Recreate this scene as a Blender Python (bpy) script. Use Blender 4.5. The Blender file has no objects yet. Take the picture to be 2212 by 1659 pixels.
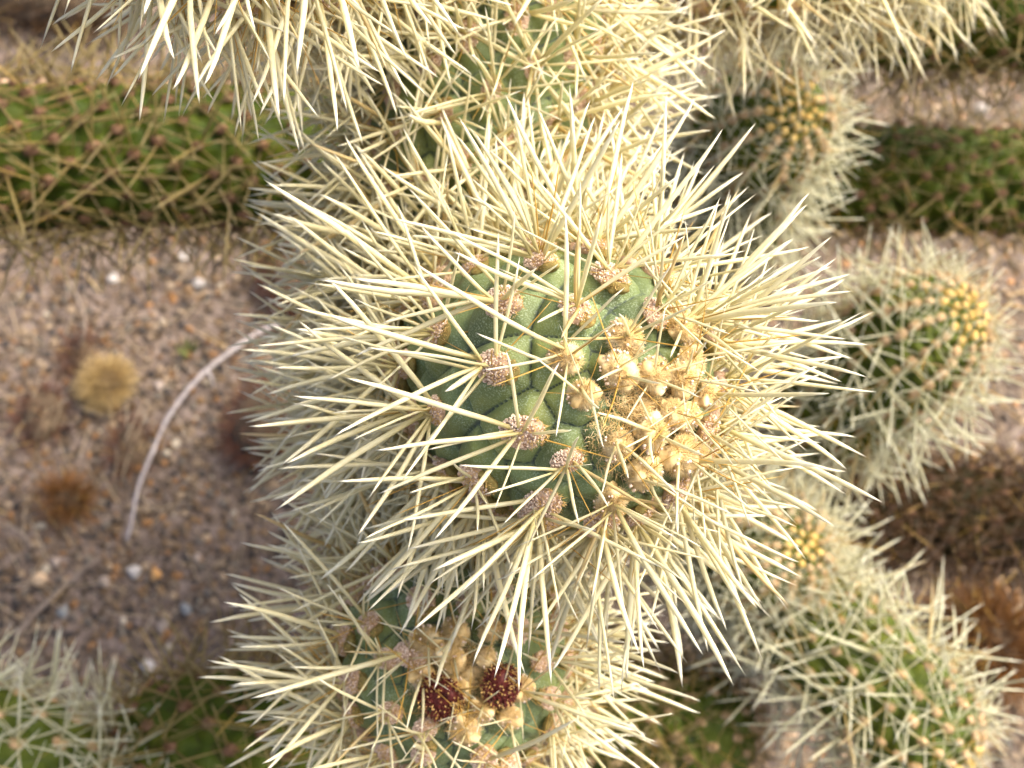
import bpy, math, random
import numpy as np
from mathutils import Vector, Matrix, Quaternion

SC = bpy.context.scene
COL = SC.collection
R = math.radians

# ------------------------------------------------------------------ camera
PITCH = R(65.0)
CAM_H = 0.562
cam_d = bpy.data.cameras.new('camera')
cam = bpy.data.objects.new('camera', cam_d)
COL.objects.link(cam)
cam.location = (0, 0, CAM_H)
cam.rotation_euler = (R(90) - PITCH, 0, 0)
cam_d.sensor_width = 36.0
cam_d.lens = 18.0 / math.tan(R(20.0))
cam_d.clip_start = 0.01
cam_d.clip_end = 400.0
cam_d.dof.use_dof = True
cam_d.dof.focus_distance = 0.181
cam_d.dof.aperture_fstop = 37.0
SC.camera = cam

# ------------------------------------------------------------------ light
SUN = Vector((0.58, 0.20, 0.79)).normalized()          # towards the sun
w = bpy.data.worlds.new('World')
SC.world = w
w.use_nodes = True
nt = w.node_tree
nt.nodes.clear()
out = nt.nodes.new('ShaderNodeOutputWorld')
bg = nt.nodes.new('ShaderNodeBackground')
sky = nt.nodes.new('ShaderNodeTexSky')
sky.sky_type = 'NISHITA'
sky.sun_disc = False
sky.sun_elevation = math.asin(SUN.z)
sky.sun_rotation = math.atan2(SUN.x, SUN.y)
sky.air_density = 0.5
sky.dust_density = 6.0
sky.ozone_density = 0.0
bg.inputs['Strength'].default_value = 0.15
nt.links.new(sky.outputs[0], bg.inputs[0])
nt.links.new(bg.outputs[0], out.inputs[0])
sun_d = bpy.data.lights.new('sun', 'SUN')
sun_d.energy = 1.0
sun_d.angle = R(30)
sun_d.color = (1.0, 0.975, 0.92)
sun = bpy.data.objects.new('sun', sun_d)
COL.objects.link(sun)
sun.rotation_euler = (-SUN).to_track_quat('-Z', 'Y').to_euler()
sun.location = (0.5, 0.1, 1.5)
SC.view_settings.view_transform = 'Standard'
SC.view_settings.look = 'None'
SC.view_settings.gamma = 1.0
SC.view_settings.use_curve_mapping = False
SC.view_settings.exposure = 1.82
SC.cycles.max_bounces = 12
SC.cycles.diffuse_bounces = 6
SC.cycles.transmission_bounces = 8
SC.cycles.transparent_max_bounces = 4

# ------------------------------------------------------------------ the photograph's geometry
# points are written as (x, y) of a 2212 x 1659 view plus metres along the lens axis
F = 1106.0 / math.tan(R(20.0))
CAM = np.array([0, 0, CAM_H])
CX = np.array([1.0, 0, 0])
CY = np.array([0, math.sin(PITCH), math.cos(PITCH)])
CZ = np.array([0, -math.cos(PITCH), math.sin(PITCH)])     # back towards the lens


def at(px, py, d):
    return CAM + CX * ((px - 1106) / F * d) + CY * (-(py - 829.5) / F * d) - CZ * d


def ray(px, py):
    v = at(px, py, 1.0) - CAM
    return v / np.linalg.norm(v)


def ground_at(px, py, z=0.0):
    v = ray(px, py)
    return CAM + v * ((z - CAM_H) / v[2])


def proj(p):
    q = np.asarray(p) - CAM
    d = -(q @ CZ)
    return np.stack([1106 + F * (q @ CX) / d, 829.5 - F * (q @ CY) / d, d], -1)


def nrm(v):
    v = np.asarray(v, float)
    return v / (np.linalg.norm(v, axis=-1, keepdims=True) + 1e-12)


# ------------------------------------------------------------------ node helpers
def new_mat(name):
    m = bpy.data.materials.new(name)
    m.use_nodes = True
    t = m.node_tree
    t.nodes.clear()
    o = t.nodes.new('ShaderNodeOutputMaterial')
    p = t.nodes.new('ShaderNodeBsdfPrincipled')
    t.links.new(p.outputs[0], o.inputs[0])
    return m, t, p, o


def N(t, kind, **kw):
    n = t.nodes.new(kind)
    for k, v in kw.items():
        if k in n.inputs.keys():
            n.inputs[k].default_value = v
        else:
            setattr(n, k, v)
    return n


def ramp(t, fac, stops):
    r = t.nodes.new('ShaderNodeValToRGB')
    el = r.color_ramp.elements
    while len(el) < len(stops):
        el.new(0.5)
    for e, (p, c) in zip(el, stops):
        e.position = p
        e.color = (c[0], c[1], c[2], 1)
    if fac is not None:
        t.links.new(fac, r.inputs[0])
    return r.outputs[0]


def mix(t, fac, a, b, mode='MIX'):
    n = t.nodes.new('ShaderNodeMix')
    n.data_type = 'RGBA'
    n.blend_type = mode
    for sock, v in ((n.inputs[0], fac), (n.inputs[6], a), (n.inputs[7], b)):
        if hasattr(v, 'links') or isinstance(v, bpy.types.NodeSocket):
            t.links.new(v, sock)
        elif isinstance(v, (int, float)):
            sock.default_value = v
        else:
            sock.default_value = (v[0], v[1], v[2], 1)
    return n.outputs[2]


def mth(t, op, a, b=0.0):
    n = t.nodes.new('ShaderNodeMath')
    n.operation = op
    for sock, v in ((n.inputs[0], a), (n.inputs[1], b)):
        if isinstance(v, bpy.types.NodeSocket):
            t.links.new(v, sock)
        else:
            sock.default_value = v
    return n.outputs[0]


def spine_material(name, base, mid, tip, gain=(0.82, 1.12), trans=0.42, off=(0.55, 0.36, 0.08), off_at=0.965):
    m, t, p, o = new_mat(name)
    a = N(t, 'ShaderNodeAttribute', attribute_name='along')
    b = N(t, 'ShaderNodeAttribute', attribute_name='chance')
    oi = N(t, 'ShaderNodeObjectInfo')
    rn = mth(t, 'FRACT', mth(t, 'ADD', oi.outputs['Random'], b.outputs['Fac']))
    c = ramp(t, a.outputs['Fac'], [(0.0, base), (0.3, mid), (0.72, mid), (1.0, tip)])
    g = N(t, 'ShaderNodeMapRange')
    t.links.new(rn, g.inputs[0])
    g.inputs[3].default_value, g.inputs[4].default_value = gain
    gg = N(t, 'ShaderNodeCombineColor')
    for i in range(3):
        t.links.new(g.outputs[0], gg.inputs[i])
    c = mix(t, 1.0, c, gg.outputs[0], 'MULTIPLY')
    # fine mottling of the papery sheath
    tc = N(t, 'ShaderNodeNewGeometry')
    no = N(t, 'ShaderNodeTexNoise', Scale=900.0, Detail=3.0)
    t.links.new(tc.outputs['Position'], no.inputs['Vector'])
    c = mix(t, ramp(t, no.outputs[0], [(0.35, (0, 0, 0)), (0.75, (0.35,) * 3)]), c, base)
    yes = mth(t, 'GREATER_THAN', rn, off_at)
    c = mix(t, mth(t, 'MULTIPLY', yes, 0.6), c, off)
    t.links.new(c, p.inputs['Base Color'])
    p.inputs['Roughness'].default_value = 0.42
    p.inputs['Specular IOR Level'].default_value = 0.45
    tr = N(t, 'ShaderNodeBsdfTranslucent')
    t.links.new(c, tr.inputs[0])
    ms = N(t, 'ShaderNodeMixShader')
    ms.inputs[0].default_value = trans
    t.links.new(p.outputs[0], ms.inputs[1])
    t.links.new(tr.outputs[0], ms.inputs[2])
    t.links.new(ms.outputs[0], o.inputs[0])
    return m


M_SP = {
    'fresh': spine_material('cream_spine', (0.63, 0.54, 0.20), (0.80, 0.755, 0.50), (0.88, 0.87, 0.75)),
    'pale': spine_material('pale_spine', (0.52, 0.48, 0.20), (0.66, 0.65, 0.46), (0.82, 0.83, 0.73)),
    'tan': spine_material('tan_spine', (0.14, 0.085, 0.02), (0.24, 0.185, 0.06), (0.36, 0.30, 0.14), trans=0.3),
    'rust': spine_material('rust_spine', (0.085, 0.03, 0.006), (0.22, 0.095, 0.02), (0.32, 0.17, 0.05), trans=0.2),
    'brown': spine_material('brown_spine', (0.032, 0.013, 0.003), (0.068, 0.032, 0.008), (0.15, 0.09, 0.035), trans=0.15),
    'dead': spine_material('dead_spine', (0.045, 0.013, 0.005), (0.12, 0.038, 0.014), (0.19, 0.075, 0.03), trans=0.1),
    'straw': spine_material('straw_spine', (0.36, 0.22, 0.07), (0.52, 0.37, 0.15), (0.58, 0.46, 0.24), trans=0.25),
    'bristle': spine_material('yellow_bristle', (0.38, 0.19, 0.03), (0.58, 0.36, 0.07), (0.66, 0.48, 0.15), trans=0.25),
    'litter': spine_material('litter_spine', (0.20, 0.145, 0.08), (0.30, 0.235, 0.15), (0.40, 0.34, 0.26), trans=0.1),
}


def skin_material(name, c1, c2, c3, line, bloom=0.45, spec=.28):
    m, t, p, o = new_mat(name)
    geo = N(t, 'ShaderNodeNewGeometry')
    n1 = N(t, 'ShaderNodeTexNoise', Scale=90.0, Detail=4.0)
    n2 = N(t, 'ShaderNodeTexNoise', Scale=4200.0, Detail=2.0)
    n3 = N(t, 'ShaderNodeTexNoise', Scale=260.0, Detail=5.0)
    for n in (n1, n2, n3):
        t.links.new(geo.outputs['Position'], n.inputs['Vector'])
    cr = N(t, 'ShaderNodeAttribute', attribute_name='crease')
    c = ramp(t, n1.outputs[0], [(0.30, c1), (0.52, c2), (0.72, c3)])
    # yellow-green rounding of every tubercle near its areole
    ar = N(t, 'ShaderNodeAttribute', attribute_name='near')
    c = mix(t, mth(t, 'MULTIPLY', ar.outputs['Fac'], 0.55), c, c3)
    # waxy pale bloom, fine grained
    grain = ramp(t, n2.outputs[0], [(0.50, (0, 0, 0)), (0.66, (1, 1, 1))])
    patch = ramp(t, n3.outputs[0], [(0.36, (0.15,) * 3), (0.66, (1, 1, 1))])
    f = mth(t, 'MULTIPLY', mth(t, 'MULTIPLY', grain, patch), bloom)
    c = mix(t, f, c, (0.46, 0.55, 0.38))
    # the corky line where two tubercles meet
    c = mix(t, ramp(t, cr.outputs['Fac'], [(0.025, (0.85,) * 3), (0.075, (0, 0, 0))]), c, line)
    t.links.new(c, p.inputs['Base Color'])
    p.inputs['Roughness'].default_value = 0.55
    p.inputs['Specular IOR Level'].default_value = spec
    b = N(t, 'ShaderNodeBump', Strength=0.25, Distance=0.0004)
    t.links.new(n2.outputs[0], b.inputs['Height'])
    t.links.new(b.outputs[0], p.inputs['Normal'])
    return m


M_SKIN = {
    'fresh': skin_material('blue_green_skin', (0.092, 0.130, 0.052), (0.135, 0.178, 0.062), (0.21, 0.24, 0.055), (0.035, 0.050, 0.045), 0.55),
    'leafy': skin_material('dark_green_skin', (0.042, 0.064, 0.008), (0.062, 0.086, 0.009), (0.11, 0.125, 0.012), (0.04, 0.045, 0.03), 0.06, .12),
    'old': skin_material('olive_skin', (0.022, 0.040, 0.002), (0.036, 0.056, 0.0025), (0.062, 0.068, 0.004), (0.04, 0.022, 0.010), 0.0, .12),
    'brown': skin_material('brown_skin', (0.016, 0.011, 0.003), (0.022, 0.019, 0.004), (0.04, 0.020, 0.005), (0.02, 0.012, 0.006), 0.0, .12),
}


def plain(name, stops, scale, rough=0.8, bump=0.3, dist=0.0004, attr=None):
    m, t, p, o = new_mat(name)
    geo = N(t, 'ShaderNodeNewGeometry')
    n = N(t, 'ShaderNodeTexNoise', Scale=scale, Detail=5.0)
    t.links.new(geo.outputs['Position'], n.inputs['Vector'])
    c = ramp(t, n.outputs[0], stops)
    if attr:
        a = N(t, 'ShaderNodeAttribute', attribute_name=attr)
        c = mix(t, 0.85, c, a.outputs['Color'], 'MIX')
    t.links.new(c, p.inputs['Base Color'])
    p.inputs['Roughness'].default_value = rough
    p.inputs['Specular IOR Level'].default_value = 0.2
    b = N(t, 'ShaderNodeBump', Strength=bump, Distance=dist)
    t.links.new(n.outputs[0], b.inputs['Height'])
    t.links.new(b.outputs[0], p.inputs['Normal'])
    return m


M_GRAN = plain('areole_granules', [(0.3, (0.48, 0.31, 0.19)), (0.5, (0.72, 0.56, 0.41)), (0.7, (0.86, 0.74, 0.59))], 2600)
M_FELT = plain('areole_felt', [(0.35, (0.36, 0.22, 0.13)), (0.6, (0.54, 0.38, 0.25))], 1500)
M_WOOL = plain('crown_wool', [(0.3, (0.50, 0.33, 0.11)), (0.55, (0.78, 0.59, 0.28)), (0.7, (0.85, 0.71, 0.42))], 500)
M_WOOLG = plain('golden_wool', [(0.3, (0.46, 0.27, 0.06)), (0.6, (0.66, 0.44, 0.16))], 500)
M_SCALE = plain('olive_scale', [(0.35, (0.17, 0.115, 0.03)), (0.65, (0.24, 0.20, 0.06))], 1500, rough=0.75)
M_TANA = plain('tan_areole', [(0.3, (0.40, 0.25, 0.11)), (0.65, (0.58, 0.42, 0.24))], 700)
M_YELA = plain('yellow_areole', [(0.3, (0.46, 0.30, 0.07)), (0.65, (0.66, 0.49, 0.18))], 700)
M_DARKA = plain('brown_areole', [(0.3, (0.07, 0.03, 0.012)), (0.65, (0.20, 0.115, 0.065))], 700)
M_RED = plain('maroon_scale', [(0.3, (0.040, 0.007, 0.005)), (0.6, (0.135, 0.026, 0.018))], 900, rough=0.5)
M_BARK = plain('woody_bark', [(0.3, (0.05, 0.035, 0.02)), (0.6, (0.12, 0.085, 0.05))], 300)
M_TWIG = plain('grey_twig', [(0.3, (0.22, 0.19, 0.18)), (0.65, (0.38, 0.345, 0.325))], 420)
M_STALK = plain('dry_stalk', [(0.3, (0.12, 0.09, 0.065)), (0.65, (0.20, 0.16, 0.125))], 420)
M_SPROUT = plain('sprout_leaf', [(0.3, (0.05, 0.06, 0.015)), (0.65, (0.10, 0.11, 0.03))], 420)


# ------------------------------------------------------------------ mesh helpers
class MB:
    """collects vertices, faces and per-vertex values"""

    def __init__(self):
        self.v, self.f, self.a, self.c, self.m, self.n = [], [], [], [], [], 0

    def add(self, v, f, along=None, chance=0.0, mat=0):
        v = np.asarray(v, float)
        self.v.append(v)
        f = np.asarray(f, int)
        for q in (f if f.ndim == 2 else [f]):
            pass
        self.f.append(f + self.n)
        self.m.append(np.full(len(f), mat, int))
        self.a.append(np.zeros(len(v)) if along is None else np.asarray(along, float))
        self.c.append(np.full(len(v), chance))
        self.n += len(v)

    def mesh(self, name, mats, smooth=True, attrs=True):
        return from_arrays(name, np.concatenate(self.v), self.f, mats,
                           {'along': np.concatenate(self.a), 'chance': np.concatenate(self.c)} if attrs else {},
                           np.concatenate(self.m), smooth)


def from_arrays(name, verts, face_arrays, mats, attrs=None, mi=None, smooth=True):
    me = bpy.data.meshes.new(name)
    tot = np.concatenate([np.full(len(f), f.shape[1], np.int32) for f in face_arrays])
    idx = np.concatenate([f.reshape(-1) for f in face_arrays]).astype(np.int32)
    me.vertices.add(len(verts))
    me.vertices.foreach_set('co', np.asarray(verts, np.float32).reshape(-1))
    me.loops.add(len(idx))
    me.loops.foreach_set('vertex_index', idx)
    me.polygons.add(len(tot))
    st = np.zeros(len(tot), np.int32)
    st[1:] = np.cumsum(tot)[:-1]
    me.polygons.foreach_set('loop_start', st)
    me.polygons.foreach_set('loop_total', tot)
    if mi is not None:
        me.polygons.foreach_set('material_index', np.asarray(mi, np.int32))
    me.polygons.foreach_set('use_smooth', np.full(len(tot), smooth))
    for m in mats:
        me.materials.append(m)
    me.update(calc_edges=True)
    for k, v in (attrs or {}).items():
        if v.ndim == 1:
            at_ = me.attributes.new(k, 'FLOAT', 'POINT')
            at_.data.foreach_set('value', v.astype(np.float32))
        else:
            at_ = me.attributes.new(k, 'FLOAT_COLOR', 'POINT')
            at_.data.foreach_set('color', v.astype(np.float32).reshape(-1))
    return me


def link(name, me, parent=None, M=None, PM=None):
    """M is the wanted world matrix, PM the parent's world matrix"""
    o = bpy.data.objects.new(name, me)
    COL.objects.link(o)
    if parent is not None:
        o.parent = parent
    if M is not None:
        o.matrix_basis = (PM.inverted() @ M) if PM is not None else M
    elif PM is not None:
        o.matrix_basis = PM.inverted()
    return o


def tag(o, label, cat, group=None, kind=None):
    if label:
        o['label'] = label
    if cat:
        o['category'] = cat
    if group:
        o['group'] = group
    if kind:
        o['kind'] = kind
    return o


def frame(z, y_hint):
    z = nrm(z)
    y = np.asarray(y_hint, float) - z * np.dot(y_hint, z)
    if np.linalg.norm(y) < 1e-6:
        y = np.cross(z, [0.31, 0.7, 0.2])
    y = nrm(y)
    return np.stack([np.cross(y, z), y, z], 1)


def mat4(Rm, s, p):
    M = Matrix.Identity(4)
    for i in range(3):
        for j in range(3):
            M[i][j] = Rm[i][j] * s
        M[i][3] = p[i]
    return M


ICO_V, ICO_F = None, None


def ico(sub=0):
    g = (1 + 5 ** 0.5) / 2
    v = [(-1, g, 0), (1, g, 0), (-1, -g, 0), (1, -g, 0), (0, -1, g), (0, 1, g), (0, -1, -g), (0, 1, -g), (g, 0, -1), (g, 0, 1), (-g, 0, -1), (-g, 0, 1)]
    f = [(0, 11, 5), (0, 5, 1), (0, 1, 7), (0, 7, 10), (0, 10, 11), (1, 5, 9), (5, 11, 4), (11, 10, 2), (10, 7, 6), (7, 1, 8),
         (3, 9, 4), (3, 4, 2), (3, 2, 6), (3, 6, 8), (3, 8, 9), (4, 9, 5), (2, 4, 11), (6, 2, 10), (8, 6, 7), (9, 8, 1)]
    v = [nrm(x) for x in v]
    for _ in range(sub):
        cache, nf = {}, []

        def mid(a, b):
            k = (min(a, b), max(a, b))
            if k not in cache:
                cache[k] = len(v)
                v.append(nrm(v[a] + v[b]))
            return cache[k]
        for a, b, c in f:
            x, y, z = mid(a, b), mid(b, c), mid(c, a)
            nf += [(a, x, z), (b, y, x), (c, z, y), (x, y, z)]
        f = nf
    return np.array(v), np.array(f)


ICO0, ICO1, ICO2 = ico(0), ico(1), ico(2)


def spine_geo(rng, seg=7, sides=6, thick=0.034, bend=None, blunt=0.0):
    """unit-length spine along +Z, gently curved, widest a third of the way up"""
    if bend is None:
        bend = rng.uniform(-0.026, 0.026)
    ts = np.array([0, .06, .2, .4, .6, .8, .93]) if seg == 7 else np.array([0, .18, .5, .82])
    prof = np.interp(ts, [0, .06, .25, .5, .75, .93, 1], [.62, .76, .95, 1., .88, .42, 0])
    ph = rng.uniform(0, 6.28)
    kink = rng.uniform(-0.005, 0.005)
    V, A = [], []
    fl = rng.uniform(0.72, 1.0)
    for t, r in zip(ts, prof):
        ox = bend * 4 * t * (1 - t) + kink * math.sin(9 * t + ph)
        oy = kink * math.sin(7 * t + 2 * ph)
        for k in range(sides):
            a = 2 * math.pi * k / sides + ph
            V.append((ox + r * thick * math.cos(a), oy + r * thick * fl * math.sin(a), t))
            A.append(t)
    V.append((0, 0, 1.0))
    A.append(1.0)
    n = len(ts)
    quads = [(i * sides + k, i * sides + (k + 1) % sides, (i + 1) * sides + (k + 1) % sides, (i + 1) * sides + k)
             for i in range(n - 1) for k in range(sides)]
    tris = [((n - 1) * sides + k, (n - 1) * sides + (k + 1) % sides, n * sides) for k in range(sides)]
    return np.array(V), np.array(quads), np.array(tris), np.array(A)


rng0 = random.Random(5)
GEO_FINE = [spine_geo(rng0, 7, 6, rng0.uniform(0.0152, 0.0200)) for _ in range(14)]
GEO_LOW = [spine_geo(rng0, 4, 4, rng0.uniform(0.0140, 0.0195)) for _ in range(10)]
GEO_HAIR = [spine_geo(rng0, 4, 3, rng0.uniform(0.0075, 0.011)) for _ in range(6)]
_spine_mesh = {}


def spine_mesh(tone, fine, k):
    key = (tone, fine, k)
    if key not in _spine_mesh:
        v, q, t, a = (GEO_FINE if fine else GEO_LOW)[k]
        _spine_mesh[key] = from_arrays('spine', v, [q, t], [M_SP[tone]], {'along': a, 'chance': np.zeros(len(v))})
    return _spine_mesh[key]


def put_spine(mb, geo, root, d, L, up, chance, mat=0):
    v, q, t, a = geo
    Rm = frame(d, up)
    W = (v @ Rm.T) * L + root
    n = mb.n
    mb.v.append(W); mb.a.append(a); mb.c.append(np.full(len(v), chance)); mb.n += len(v)
    mb.f.append(q + n); mb.m.append(np.full(len(q), mat))
    mb.f.append(t + n); mb.m.append(np.full(len(t), mat))


# ------------------------------------------------------------------ areoles, wool, scales (local: z outward, y to the crown)
def blob(rng, sx, sy, sz, rough=0.12, sub=ICO2):
    v, f = sub
    ph = [rng.uniform(0, 6.28) for _ in range(6)]
    k = 1 + rough * (np.sin(3.1 * v[:, 0] + ph[0]) * np.sin(2.7 * v[:, 1] + ph[1]) + 0.6 * np.sin(5.3 * v[:, 1] + ph[2]) * np.sin(4.7 * v[:, 2] + ph[3]))
    return v * k[:, None] * np.array([sx, sy, sz]), f


def hairs(mb, rng, pts, nrms, length, rad, mat):
    for p, n in zip(pts, nrms):
        n = nrm(n + np.array([rng.gauss(0, .45), rng.gauss(0, .45), rng.gauss(0, .3)]))
        Rm = frame(n, [0.3, 0.8, 0.1])
        L = length * rng.uniform(.6, 1.3)
        b = [p + Rm @ np.array([rad * math.cos(a), rad * math.sin(a), 0]) for a in (0, 2.1, 4.2)]
        tip = p + n * L + Rm @ np.array([rng.gauss(0, .25) * L, rng.gauss(0, .25) * L, 0])
        mb.add(np.array(b + [tip]), np.array([(0, 1, 3), (1, 2, 3), (2, 0, 3)]), mat=mat)


def areole_mesh(kind, seed):
    rng = random.Random(seed)
    mb = MB()
    if kind == 'granular':
        v, f = blob(rng, .00145, .0021, .0009)
        mb.add(v, f, mat=0)
        iv, jf = ICO0
        for i in range(430):
            u = nrm(np.array([rng.gauss(0, 1), rng.gauss(0, 1) - 0.35, abs(rng.gauss(0, 1))]))
            c = u * np.array([.00150, .00215, .00095]) * rng.uniform(.95, 1.1)
            s = rng.uniform(.00006, .00014) * (1.5 if rng.random() < .06 else 1)
            mb.add(iv * s * np.array([rng.uniform(.8, 1.2), rng.uniform(.8, 1.2), 1]) + c, jf, mat=1)
        # felt of short tan hairs on the crown side
        P, Q = [], []
        for i in range(110):
            u = nrm(np.array([rng.gauss(0, .8), abs(rng.gauss(0.6, .7)), abs(rng.gauss(0, .9))]))
            P.append(u * np.array([.0014, .0021, .0010]) + np.array([0, .0004, 0])); Q.append(u)
        hairs(mb, rng, P, Q, .00042, .00005, 2)
        return mb.mesh('areole', [M_FELT, M_GRAN, M_WOOLG], attrs=False)
    if kind == 'wool':
        v, f = blob(rng, .0013, .0015, .0008, .5)
        mb.add(v, f, mat=0)
        P, Q = [], []
        for i in range(1300):
            u = nrm(np.array([rng.gauss(0, 1), rng.gauss(0, 1), abs(rng.gauss(0.2, 1))]))
            P.append(u * np.array([.0013, .0015, .0008])); Q.append(u)
        hairs(mb, rng, P, Q, .00062, .00005, 0)
        iv, jf = ICO0
        for i in range(18):
            u = nrm(np.array([rng.gauss(0, 1), rng.gauss(-.8, 1), abs(rng.gauss(0, 1))]))
            mb.add(iv * rng.uniform(.0001, .00019) + u * np.array([.0018, .0020, .0013]), jf, mat=1)
        return mb.mesh('areole', [M_WOOL, M_GRAN], attrs=False)
    M = {'tan': M_TANA, 'yellow': M_YELA, 'dark': M_DARKA}[kind]
    v, f = blob(rng, .0015, .0019, .0013, .15, ICO1)
    mb.add(v, f)
    P, Q = [], []
    for i in range(70):
        u = nrm(np.array([rng.gauss(0, 1), rng.gauss(0, 1), abs(rng.gauss(0.2, 1))]))
        P.append(u * np.array([.0015, .0019, .0013])); Q.append(u)
    hairs(mb, rng, P, Q, .0006, .0001, 0)
    return mb.mesh('areole', [M], attrs=False)


AREOLE = {k: [areole_mesh(k, 40 + i) for i in range(n)] for k, n in (('granular', 5), ('wool', 4), ('tan', 3), ('yellow', 2), ('dark', 2))}


def scale_mesh(seed):
    rng = random.Random(seed)
    v, f = blob(rng, .00098, .00085, .0006, .25, ICO2)
    v = v + np.array([0, .0019, -.0001])
    mb = MB(); mb.add(v, f)
    return mb.mesh('leaf_scale', [M_SCALE], attrs=False)


SCALES = [scale_mesh(70 + i) for i in range(3)]


def bud_mesh(seed):
    rng = random.Random(seed)
    mb = MB()
    v, f = blob(rng, .0032, .0029, .0014, .35)
    mb.add(v, f, mat=2)
    for i in range(620):                       # small pointed maroon scales packed over the bud
        u = nrm(np.array([rng.gauss(0, 1), rng.gauss(0, 1), abs(rng.gauss(0.1, 1))]))
        c = u * np.array([.0037, .0034, .0019]) * rng.uniform(.86, 1.1)
        d = nrm(u + np.array([rng.gauss(0, .35), rng.gauss(0, .35), .25]))
        g = ICO0[0] * np.array([.00014, .00014, .00030]) * rng.uniform(.6, 1.4)
        mb.add(g @ frame(d, [.2, .9, .1]).T + c, ICO0[1], mat=0 if (u[2] > .05 and rng.random() < .62) else rng.choice((1, 2)))
    P, Q = [], []
    for i in range(170):
        u = nrm(np.array([rng.gauss(0, 1), rng.gauss(0, 1), rng.gauss(-.3, .35)]))
        P.append(u * np.array([.0037, .0034, .0017])); Q.append(u)
    hairs(mb, rng, P, Q, .0008, .00006, 1)
    return mb.mesh('flower_bud', [M_RED, M_WOOLG, M_RED], attrs=False)


# ------------------------------------------------------------------ cholla joints
def catmull(P, n=60):
    P = np.asarray(P, float)
    if len(P) == 2:
        return P[0] + (P[1] - P[0]) * np.linspace(0, 1, n)[:, None]
    Q = np.vstack([2 * P[0] - P[1], P, 2 * P[-1] - P[-2]])
    res = []
    for i in range(1, len(Q) - 2):
        for t in np.linspace(0, 1, n, endpoint=False):
            a, b, c, d = Q[i - 1:i + 3]
            res.append(.5 * (2 * b + (c - a) * t + (2 * a - 5 * b + 4 * c - d) * t * t + (3 * b - a - 3 * c + d) * t ** 3))
    res.append(Q[-2])
    return np.array(res)


class Path:
    def __init__(self, pts):
        self.p = catmull(pts)
        seg = np.linalg.norm(np.diff(self.p, axis=0), axis=1)
        self.s = np.concatenate([[0], np.cumsum(seg)])
        self.L = self.s[-1]
        T = nrm(np.gradient(self.p, axis=0))
        n = nrm(np.cross(T[0], [0.2, 0.3, 0.93]))
        Ns = []
        for t in T:
            n = nrm(n - t * np.dot(n, t))
            Ns.append(n)
        self.T, self.N = T, np.array(Ns)
        self.B = np.cross(self.T, self.N)

    def frame(self, s):
        s = np.clip(s, 0, self.L)
        f = lambda A: np.stack([np.interp(s, self.s, A[:, i]) for i in range(3)], -1)
        return f(self.p), nrm(f(self.T)), nrm(f(self.N)), nrm(f(self.B))


def smooth01(x):
    x = np.clip(x, 0, 1)
    return x * x * (3 - 2 * x)


ALL = []


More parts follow.
